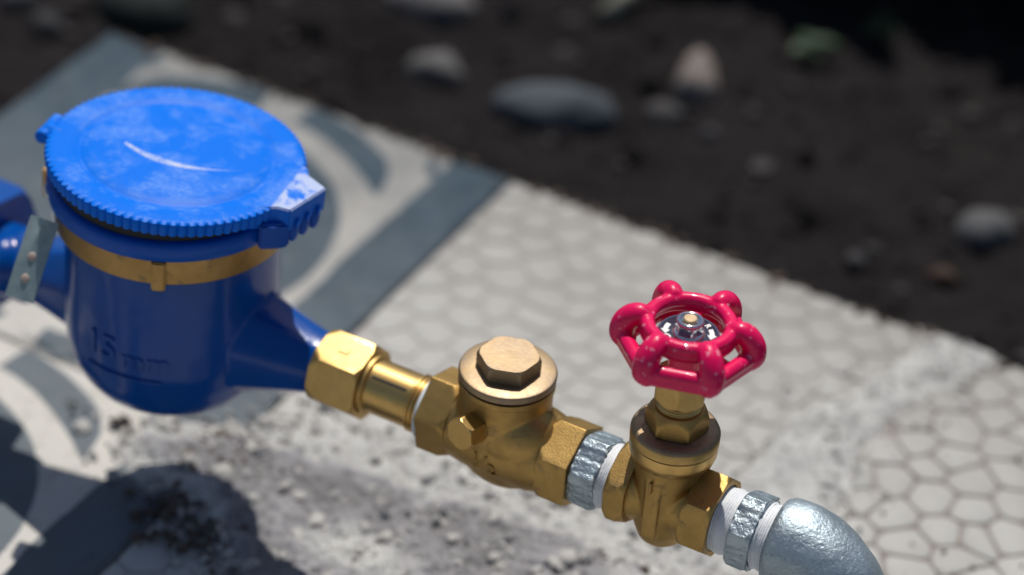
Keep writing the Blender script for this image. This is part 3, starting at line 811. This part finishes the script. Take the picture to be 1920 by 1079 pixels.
# lid with scalloped rim
LA = math.radians(10)
raise_dir = Vector((math.cos(math.radians(-118)), math.sin(math.radians(-118)), 0))
lid_root_rot = Matrix.Rotation(math.radians(3.4), 4, raise_dir.cross(Vector((0, 0, 1)))) @ Matrix.Rotation(LA, 4, 'Z')
def lid_vf():
    n = 704; T = 88
    def sc(a, amp): return amp * (abs(math.sin(a * T / 2)) ** .7)
    prof = [(-5.0, 40.7, .9), (-4.8, 41.3, 1.0), (-3, 41.5, 1.0), (-1.4, 41.8, 1.0), (-.5, 41.6, .9), (0.0, 40.9, .55), (.15, 39.8, .1), (.1, 36, 0), (-.1, 32.8, 0), (-.55, 31.9, 0), (-.55, 31.2, 0), (.0, 30.3, 0), (.35, 26, 0), (.6, 16, 0), (.7, 6, 0), (.72, .4, 0)]
    V = []; Fc = []
    for (p, r_, k_) in prof:
        for i in range(n):
            a = 2 * math.pi * i / n; rr_ = r_ + sc(a, 1.15) * k_
            V.append((rr_ * math.cos(a), rr_ * math.sin(a), p))
    for j in range(len(prof) - 1):
        for i in range(n): Fc.append((j * n + i, j * n + (i + 1) % n, (j + 1) * n + (i + 1) % n, (j + 1) * n + i))
    Fc.append(tuple(range((len(prof) - 1) * n, len(prof) * n)))
    # underside
    b = len(V)
    for (p, r_) in ((-4.8, 39.4), (-2.2, 39.2), (-2.2, .4)):
        for i in range(n): a = 2 * math.pi * i / n; V.append((r_ * math.cos(a), r_ * math.sin(a), p))
    for i in range(n): Fc.append((i, b + i, b + (i + 1) % n, (i + 1) % n))
    for j in range(2):
        for i in range(n): Fc.append((b + j * n + i, b + (j + 1) * n + i, b + (j + 1) * n + (i + 1) % n, b + j * n + (i + 1) % n))
    Fc.append(tuple(range(b + 2 * n, b + 3 * n))[::-1])
    return V, Fc
lid = part('lid', lid_vf(), 'lid', meter, 42)
LID_LOC = Vector((1.0, 0, 61.6))
lid.matrix_local = Matrix.Translation(LID_LOC * S) @ lid_root_rot
# opening tab: flared, with folded sides and three prongs
def prism(poly, z0, z1, bev=.6):
    bm = bmesh.new(); vs_ = [bm.verts.new((x, y, z1)) for x, y in poly]; f = bm.faces.new(vs_)
    if f.normal.z < 0: bmesh.ops.reverse_faces(bm, faces=[f])
    r_ = bmesh.ops.extrude_face_region(bm, geom=[f]); 
    for v in [g for g in r_['geom'] if isinstance(g, bmesh.types.BMVert)]: v.co.z = z0
    bmesh.ops.recalc_face_normals(bm, faces=bm.faces)
    if bev: bmesh.ops.bevel(bm, geom=[e for e in bm.edges], offset=bev, segments=2, affect='EDGES', clamp_overlap=True)
    return bm
tabp = [(33, -20), (37.5, -16.5), (41.5, -14), (45.8, -13.8), (51.0, 4.5), (47.5, 6.5), (43, 9), (41, 13), (36, 14)]
o = link('tab', bm_mesh(prism(tabp, -8.2, .16, .4), 40), M['lid'], lid)
for i, t_ in enumerate((.16, .47, .80)):
    x = 45.6 + (50.4 - 45.6) * t_ ; y = -12.6 + (3.6 + 12.6) * t_
    V = join(ball((0, 0, 0), 1, (2.0, 2.3, 4.6)))
    link('prong', mesh_from(*V, smooth=180), M['blue_rim'], lid, (x - .4, y, -9.0))
    link('prong_slot', mesh_from(*ball((0, 0, 0), 1, (.5, 1.1, 2.0)), smooth=180), M['lid'], lid, (x + 1.2, y + .1, -6.2))
o = link('tab_skirt', bm_mesh(prism([(38, -19.5), (43.5, -16.0), (46.2, -13.2), (44.0, -9.0), (41, -10), (36.5, -16)], -14.5, -5, .8), 40), M['blue_rim'], lid)
# hinge ear
V = join(tube([(-38, -6, -2.6), (-44.2, -4.4, -2.6)], 3.0, 20), tube([(-44.2, -9.4, -3), (-44.2, 4, -3)], 2.5, 18))
link('hinge', remeshed(V, .5, 2), M['lid'], lid)

# inlet coupling at the left, painted blue
coup = thing('inlet_coupling', 'blue painted hex coupling joined to the meter inlet at the left edge', 'pipe coupling', (118, Y0, MZ - 9))
part('hex_flange', hexprism(-17, 3, 24.5, 12, 'x', 3, 3, .92), 'blue_paint', coup)
me = remeshed(join(lathe([(2, 12.5), (8, 12.5), (12, 13.2), (18, 13), (20, 11.5), (24, 11)], 64, 'x'), ball((9, -6, 2), 11, (.9, 1, 1))), .7, 5)
link('swivel_nut', me, M['blue_paint'], coup)
part('supply_pipe', tube([(-16, 0, 0), (-150, 0, 0)] + [(-150 - 30 * math.sin(math.radians(a)), 0, -30 + 30 * math.cos(math.radians(a))) for a in range(10, 91, 10)] + [(-180, 0, -130)], 10.6, 48), 'galv', coup)

# seal tag hung from the band by a wire
seal = thing('seal_tag', 'grey metal seal plate with two rusty dimples hung by wire', 'tag', (165, -270, 120.5))
def plate_pt(u, v, side):
    d = min(1, max(0, (.42 - v) / .42)) * max(0, 1 - abs(u - .04 + v * .25) * 5)      # pinched fold running down from the hole
    return (u * 9.8 - v * .3, -.7 * d * 2 - 1.0 * u + 1.6 * v * v + side * .35, -v * 27.5)
nx_, nz_ = 16, 30; V = []; Fc = []
for side in (-1, 1):
    for j in range(nz_ + 1):
        for i in range(nx_ + 1): V.append(plate_pt(i / nx_ - .5, j / nz_, side))
L_ = (nx_ + 1) * (nz_ + 1)
for j in range(nz_):
    for i in range(nx_):
        a = j * (nx_ + 1) + i; b = a + 1; c = b + nx_ + 1; d = a + nx_ + 1
        Fc += [(a, d, c, b), (L_ + a, L_ + b, L_ + c, L_ + d)]
edge_ = [i for i in range(nx_ + 1)] + [j * (nx_ + 1) + nx_ for j in range(1, nz_ + 1)] + [nz_ * (nx_ + 1) + i for i in range(nx_ - 1, -1, -1)] + [j * (nx_ + 1) for j in range(nz_ - 1, 0, -1)]
for q in range(len(edge_)):
    a, b = edge_[q], edge_[(q + 1) % len(edge_)]; Fc.append((a, b, L_ + b, L_ + a))
plate = link('plate', mesh_from(V, Fc, smooth=40), M['zinc'], seal, (0, 0, 0), (math.radians(-38), math.radians(10), math.radians(18)))
for v_ in (.47, .74):
    link('dimple', mesh_from(*ball((0, 0, 0), 1, (1.5, .45, 1.5)), smooth=180), M['rust'], plate, (-.3, 1.6 * v_ * v_ - .35, -27.5 * v_))
rr = random.Random(2)
pw_ = []
for s_ in range(3):
    pth = []
    for i in range(26):
        t = i / 25; a = t * 16 + s_ * 2.1
        base = Vector((-3, 6, 8)).lerp(Vector((9, 4, -4)), t)
        pth.append(base + Vector((math.cos(a) * 1.5, math.sin(a * 1.3) * .9, math.sin(a) * 1.6)))
    pw_.append(tube(pth, .42, 8))
part('wire', join(*pw_), 'wire', seal, 180)

# ---- union nut and tail piece
un = thing('pipe_union', 'brass union nut and tailpiece screwed onto the meter outlet', 'pipe union', (262, Y0, 78))
part('nut', hexprism(-8.5, 9.5, 13.9, 45, 'x', 3.4, 1.2, .90, bore=10.2), 'brass_machined', un)
part('barrel', lathe([(-2, 9.2), (27.5, 9.2)], 96, 'x'), 'brass_bright', un)
part('collar', lathe([(9.3, 9.3), (9.6, 10.6), (11, 10.6), (11.4, 9.3)], 72, 'x', closed=False), 'brass_machined', un, 40)
rib = []
for i in range(3): rib += [(27 + i * 1.5, 9.3), (27.4 + i * 1.5, 9.9), (28.1 + i * 1.5, 9.9), (28.4 + i * 1.5, 9.3)]
part('thread', lathe(rib + [(35, 9.5)], 72, 'x', closed=False), 'brass_bright', un, 40)
# long slot down the barrel
def rot_x(vf, deg):
    a = math.radians(deg); c, s_ = math.cos(a), math.sin(a)
    return [(x, -( -y * c - z * s_ * 1.0) if False else (y * c + z * s_), (-y * s_ + z * c)) for x, y, z in vf[0]], vf[1]
sl = box((19, -9.12, 0), (13, .45, .8)); part('slot', rot_x(sl, 56), 'black', un, 0)
part('thread_tape', lathe([(31.2, 9.4), (31.3, 10.9), (32.0, 11.3), (34.8, 11.5), (36.4, 11.3), (37, 9.8)], 96, 'x'), 'tape', un, 60)
def on_nut(x, y, z):   # text on the upper front facet (normal at 75 degrees)
    a = math.radians(75); ap = 13.9 * math.cos(math.pi / 6) + z
    return (x * .3 + y * .0 + x * .7, -math.cos(a) * ap + math.sin(a) * y, math.sin(a) * ap + math.cos(a) * y)
me = text_mesh('L', 6.0, .3, lambda x, y, z: on_nut(-y * .9 + .8, x * .9 - .2, z), bevel=.05)
link('stamp', me, M['brass_tarnished'], un)

# ---- check valve
cv = thing('check_valve', 'brass swing check valve with round cap and hex plug', 'valve', (321, Y0, ax(321)))
part('socket', hexprism(-25.5, -15.0, 14.6, 18, 'x', 0, 2.4, .90, bore=10.6), 'brass_cast', cv)
part('socket', hexprism(18.5, 29.5, 14.9, 30, 'x', 2.2, 0, .92, bore=10.6), 'brass_cast', cv)
V = join(lathe([(-19, 11.4), (-16, 12.6), (-8, 13.8), (4, 14.6), (14, 14.2), (21, 12.4)], 64, 'x'),
         ball((2, 0, -3.0), 1, (18, 13.2, 14.8), 40, 24), ball((6, -3, 6), 1, (16, 12.0, 13.0), 36, 22),
         lathe([(-6, 13.6), (4, 14.6), (12, 15.1), (22.3, 15.3)], 80))
link('body', remeshed(V, .55, 7), M['brass_cast'], cv)
part('neck_ring', lathe([(21.0, 15.2), (21.2, 15.7), (23.4, 15.7), (23.6, 15.0)], 96), 'brass_cast', cv)
part('gasket', lathe([(23.5, 14.6), (24.3, 14.6)], 96), 'black', cv)
cap = part('cap', lathe([(24.2, 15.2), (24.4, 15.8), (26.0, 15.9), (26.7, 15.6), (27.0, 15.0), (27.05, 10)], 128), 'brass_pale', cv, 40)
part('cap_hex', hexprism(26.9, 32.6, 10.5, 20, 'z', 0, .9, .91), 'brass_pale', cap)
# side plug
pl = Matrix.Translation(Vector((-2.6, -12.4, 11.0)) * S) @ Vector((-.22, -.97, .10)).to_track_quat('Z', 'X').to_matrix().to_4x4()
o = part('side_boss', lathe([(-3, 5.4), (2.4, 5.0), (3.0, 4.4)], 48), 'brass_cast', cv); o.matrix_local = pl
o2 = part('side_plug', hexprism(2.6, 9.4, 5.7, 10, 'z', 0, .9, .90), 'brass_bright', cv); o2.matrix_local = pl
def half(x, y, z):
    yy = -15.2 + .14 * 0; return (x * .97 - y * .1, -13.9 - z - (0.02 * x * x) * 0 + .33 * (y + 2) * -1 * -1 * 0 + max(0, -(y - 2)) * 0.0, y)
def cv_surf(x, y, z, cx=1.0, cz=-2.0):
    X = cx + x; Zl = cz + y
    # follow the belly: y of ellipsoid
    e = max(.05, 1 - ((X - 3) / 22) ** 2 * .3 - ((Zl + 1) / 15.6) ** 2)
    return (X, -14.3 * math.sqrt(e) - .25 - z, Zl)
me = text_mesh('1', 4.6, .9, lambda x, y, z: cv_surf(x - 3.0, y + 1.6, z), bevel=.08); link('size_mark', me, M['brass_cast'], cv)
me = text_mesh('2', 6.0, .9, lambda x, y, z: cv_surf(x + 3.0, y - 1.6, z), bevel=.08); link('size_mark', me, M['brass_cast'], cv)
V = []; 
for (x, y) in ((-3.4, -3.2), (-2.6, -3.2), (1.4, 3.2), (.6, 3.2)): V += [cv_surf(x, y, -.6), cv_surf(x, y, .5)]
part('size_mark', (V, [(1, 3, 5, 7), (0, 1, 7, 6), (2, 4, 5, 3), (0, 2, 3, 1), (4, 6, 7, 5)]), 'brass_cast', cv, 0)

# ---- galvanised nipples with white tape
def nipple(name, x0, hexl, tape0, tape1, label, R_, ph):
    t = thing(name, label, 'pipe nipple', (x0, Y0, ax(x0)), 'galvanised hex nipples wrapped with white tape')
    bm = bmesh.new(); vf = hexprism(0, hexl, R_, ph, 'x', 1.2, 1.2, .93)
    for v in vf[0]:
        n_ = noise.noise(Vector(v) * .55) * .45 + noise.noise(Vector(v) * 1.7) * .3
        q = Vector(v); d = Vector((0, q.y, q.z)).normalized(); bm.verts.new(q + d * n_ + Vector((n_ * 1.2, 0, 0)))
    bm.verts.ensure_lookup_table()
    for f in vf[1]: bm.faces.new([bm.verts[i] for i in f])
    link('hex', bm_mesh(bm, 40), M['galv_rough'], t)
    for (a, b) in (tape0, tape1):
        if b <= a: continue
        pr = [(a, 9.6)]; k_ = 7
        for i in range(k_ + 1):
            q = a + (b - a) * i / k_; pr.append((q, 10.75 + .25 * math.sin(i * 2.1) + (.15 if i % 2 else 0)))
        pr.append((b, 9.6))
        def rf(an, p, r): return r + .22 * noise.noise(Vector((math.cos(an) * 2.2, math.sin(an) * 2.2, p * .9)))
        tv, tf = lathe(pr, 96, 'x', rfun=rf)
        tv = [(x + (.55 * noise.noise(Vector((y * .35, z * .35, a))) + .25 * noise.noise(Vector((y * 1.2, z * 1.2, a)))), y, z) for x, y, z in tv]
        part('thread_tape', (tv, tf), 'tape', t, 60)
    return t
nipple('hex_nipple', 350.6, 9.2, (-6, .4), (8.8, 16.5), 'galvanised hex nipple with white tape between the two brass valves', 12.9, 24)
nipple('hex_nipple', 406.5, 7.6, (-8.5, .3), (7.4, 13.5), 'galvanised hex nipple with white tape between gate valve and elbow', 13.4, 28)

# ---- gate valve
GX_ = 380.5
gv = thing('gate_valve', 'brass gate valve with crimson handwheel', 'valve', (GX_, Y0, ax(GX_) + .8))
part('socket', hexprism(-16.6, -9.4, 14.4, 27, 'x', 1.6, 2.2, .90, bore=10.7), 'brass_cast', gv)
part('socket', hexprism(9.8, 19.6, 14.6, 42, 'x', 2.0, 1.4, .91, bore=11.2), 'brass_cast', gv)
V = join(lathe([(-14, 11.6), (-9, 11.2), (-4, 10.4), (0, 10.2), (5, 10.6), (13, 11.6)], 64, 'x'),
         lathe([(-16.2, 6.0), (-14.6, 8.4), (-10, 10.4), (-2, 11.4), (8, 11.9), (16, 12.6), (17.5, 13.0)], 72, rfun=lambda a, p, r: r * (1 - .10 * abs(math.cos(a)) ** 2)),
         box((0, -11.3, 2), (5.0, 2.6, 22)), lathe([(-9, 6), (-9, 7.2)], 24))
link('body', remeshed(V, .5, 6), M['brass_cast'], gv)
part('flange', lathe([(16.8, 12.2), (17.6, 13.3), (19.6, 13.9), (20.1, 14.0), (23.4, 14.0), (23.6, 13.7)], 128), 'brass_bright', gv, 40)
bon = part('bonnet', lathe([(23.7, 13.7), (23.9, 14.1), (27.0, 14.1), (28.2, 13.5), (28.6, 12.6), (28.65, 6)], 128), 'brass_tarnished', gv, 40)
part('bonnet_rim', lathe([(23.85, 14.0), (23.95, 14.15), (26.9, 14.15), (27.1, 14.0)], 128, closed=False), 'brass_machined', bon, 40)
part('bonnet_nut', hexprism(28.6, 36.6, 10.2, 17, 'z', .4, 3.6, .80), 'brass_cast', gv)
part('gland', lathe([(36, 7.2), (37.2, 7.4), (37.7, 7.0), (38.2, 7.5), (38.9, 7.0), (39.4, 7.4), (40, 7)], 64), 'brass_bright', gv, 40)
part('gland_nut', hexprism(39.6, 49.0, 8.8, -12, 'z', 1.6, .8, .88), 'brass_machined', gv)
def gtxt(x, y, z): return (x, -12.9 - z, y)
me = text_mesh('1', 6, 1.4, lambda x, y, z: gtxt(x - .6, y + 11.5, z), bevel=.1); link('size_mark', me, M['brass_cast'], gv)
part('stem', lathe([(48, 3.0), (60, 3.0), (60.2, 2.0), (68, 2.0), (68.2, 1.8)], 40), 'brass_bright', gv, 40)

# handwheel: six-lobed, upper ring, lower hexagonal ring
ZB = 54.0
parts_ = []
def P3(r_, a, z): return (r_ * math.cos(a), r_ * math.sin(a), z)
A0 = math.radians(17)
def catmull(P, R_, k_=6):
    out = []; ro = []
    n_ = len(P)
    for i in range(n_ - 1):
        p0, p1, p2, p3 = P[max(i - 1, 0)], P[i], P[i + 1], P[min(i + 2, n_ - 1)]
        for q in range(k_):
            t = q / k_
            out.append(.5 * ((2 * p1) + (p2 - p0) * t + (2 * p0 - 5 * p1 + 4 * p2 - p3) * t * t + (-p0 + 3 * p1 - 3 * p2 + p3) * t ** 3)); ro.append(R_[i] * (1 - t) + R_[i + 1] * t)
    out.append(P[-1]); ro.append(R_[-1]); return out, ro
parts_.append(loop_tube([P3(12.9, 2 * math.pi * i / 72, 67.8) for i in range(72)], 2.3, 16))
parts_.append(loop_tube([P3(13.4, 2 * math.pi * i / 72, 65.4) for i in range(72)], 2.0, 16))
def hexloop(r_, z, bow=.0):
    out = []
    for kx in range(6):
        a0 = A0 + kx * math.pi / 3; c0 = Vector(P3(r_, a0, z)); c1 = Vector(P3(r_, a0 + math.pi / 3, z))
        for i in range(12): out.append(c0.lerp(c1, i / 12))
    return out
parts_.append(loop_tube(hexloop(20.7, ZB + 6.9), 2.5, 16))
parts_.append(loop_tube(hexloop(20.2, ZB + 4.5), 2.6, 16))
for kx in range(6):
    a = A0 + kx * math.pi / 3
    pth = [(19.2, ZB + 4.6), (20.2, ZB + 6.4), (20.2, ZB + 8.6), (19.4, ZB + 11.0), (17.6, ZB + 13.2), (15.4, ZB + 14.3), (13.2, ZB + 13.8)]
    rad = [3.7, 4.1, 4.05, 3.95, 3.8, 3.4, 2.9]
    P_, R_ = catmull([Vector(P3(r_, a, z)) for r_, z in pth], rad)
    parts_.append(tube(P_, R_, 24)); parts_.append(ball(tuple(P_[0]), R_[0], (1, 1, 1), 20, 12))
# web at the bottom with openings (three spokes) and hub
parts_.append(lathe([(ZB + 7.4, 8.6), (ZB + 9.4, 8.8)], 48))
parts_.append(lathe([(ZB - 2.5, 5.0), (ZB + 8, 6.5)], 40))
for kx in range(3):
    a = A0 + math.pi / 6 + kx * 2 * math.pi / 3 + math.pi
    parts_.append(tube([P3(6, a, ZB + 6.6), P3(12, a, ZB + 5.8), P3(18.6, a, ZB + 5)], [2.6, 2.4, 2.4], 14))
me = remeshed(join(*parts_), .36, 9)
hw = link('handwheel', me, M['magenta'], gv)
# badge
bd = part('badge', lathe([(ZB + 9.3, 9.2), (ZB + 10.0, 9.4), (ZB + 10.3, 9.2), (ZB + 10.35, 5)], 80), 'navy', hw, 40)
part('badge_rim', lathe([(ZB + 9.4, 9.3), (ZB + 10.3, 9.6), (ZB + 10.6, 9.4), (ZB + 10.36, 9.0)], 80, closed=False), 'chrome', hw, 60)
zt = ZB + 10.45
def flat_text(s_, size, r_, ang, rotd, nm):
    a = math.radians(ang); ro = math.radians(rotd)
    me_ = text_mesh(s_, size, .18, lambda x, y, z: (r_ * math.cos(a) + x * math.cos(ro) - y * math.sin(ro), r_ * math.sin(a) + x * math.sin(ro) + y * math.cos(ro), zt + z), bevel=.10)
    link(nm, me_, M['white'], bd)
def arrow(r_, a0, a1, nm='arrow'):
    V = []; n_ = 6
    for i in range(n_ + 1):
        a = math.radians(a0 + (a1 - a0) * .62 * i / n_)
        V += [((r_ - .75) * math.cos(a), (r_ - .75) * math.sin(a), zt), ((r_ + .75) * math.cos(a), (r_ + .75) * math.sin(a), zt)]
    Fc = [(2 * i, 2 * i + 1, 2 * i + 3, 2 * i + 2) for i in range(n_)]
    b = len(V); am = math.radians(a0 + (a1 - a0) * .60); ae = math.radians(a1)
    V += [((r_ - 1.5) * math.cos(am), (r_ - 1.5) * math.sin(am), zt), ((r_ + 1.5) * math.cos(am), (r_ + 1.5) * math.sin(am), zt), (r_ * math.cos(ae), r_ * math.sin(ae), zt)]
    Fc.append((b, b + 1, b + 2)); bm_ = bmesh.new(); vv = [bm_.verts.new(v) for v in V]
    for f in Fc: bm_.faces.new([vv[i] for i in f])
    bmesh.ops.recalc_face_normals(bm_, faces=bm_.faces)
    if sum(f.normal.z for f in bm_.faces) < 0: bmesh.ops.reverse_faces(bm_, faces=bm_.faces)
    bmesh.ops.solidify(bm_, geom=bm_.faces[:], thickness=.15); link(nm, bm_mesh(bm_, 0), M['white'], bd)
arrow(7.2, 172, 214); flat_text('O', 3.6, 7.4, 228, -32, 'letter')
flat_text('R', 2.6, 7.3, 62, -30, 'letter'); arrow(7.2, 48, 4); flat_text('S', 3.4, 7.4, -14, -26, 'letter')
flat_text('AD', 3.0, 7.1, -58, 30, 'letter')
nz0 = zt
cn = part('wheel_nut', hexprism(nz0 + .8, nz0 + 4.4, 4.5, 8, 'z', 0, .5, .93), 'chrome', gv)
part('nut_flange', lathe([(nz0 - .1, 5.2), (nz0 + .3, 5.1), (nz0 + .8, 4.7), (nz0 + 1.1, 4.0)], 64), 'chrome', cn, 50)
part('nut_collar', lathe([(nz0 + 3.4, 4.1), (nz0 + 4.6, 4.3), (nz0 + 5.2, 4.1), (nz0 + 5.45, 3.6), (nz0 + 5.3, 3.0), (nz0 + 4.8, 2.8), (nz0 + 4.7, 1.9)], 64), 'chrome', cn, 60)
part('stem_end', lathe([(nz0 + 4.0, 2.1), (nz0 + 5.75, 2.1), (nz0 + 5.85, 1.95)], 40), 'brass_pale', gv, 25)

# ---- elbow
el = thing('pipe_elbow', 'galvanised pipe elbow turning down at the lower right', 'pipe elbow', (420, Y0, ax(420) + .8))
pth = []; rad = []
for i in range(4): pth.append((-1.0 + i * 1.6, 0, 0)); rad.append([13.2, 14.2, 14.5, 14.5][i])
RC = 21.0
for i in range(1, 19):
    a = math.radians(90 * i / 18); pth.append((3.8 + RC * math.sin(a), 0, -RC * (1 - math.cos(a)))); rad.append(14.5)
pth += [(3.8 + RC, 0, -RC - 5), (3.8 + RC, 0, -RC - 7)]; rad += [14.6, 13.4]
vf = tube(pth, rad, 64)
V = []
for v in vf[0]:
    q = Vector(v); n_ = noise.noise(q * .12) * .5 + noise.noise(q * .4) * .15; V.append(tuple(q * (1 + 0) + Vector((n_ * .5, n_ * .5, n_))))
part('elbow_body', (V, vf[1]), 'galv', el, 60)
part('riser_pipe', lathe([(-ax(420) - 12, 10.6), (-RC - 4, 10.6)], 48, 'z', off=(3.8 + RC, 0, 0)), 'galv', el)
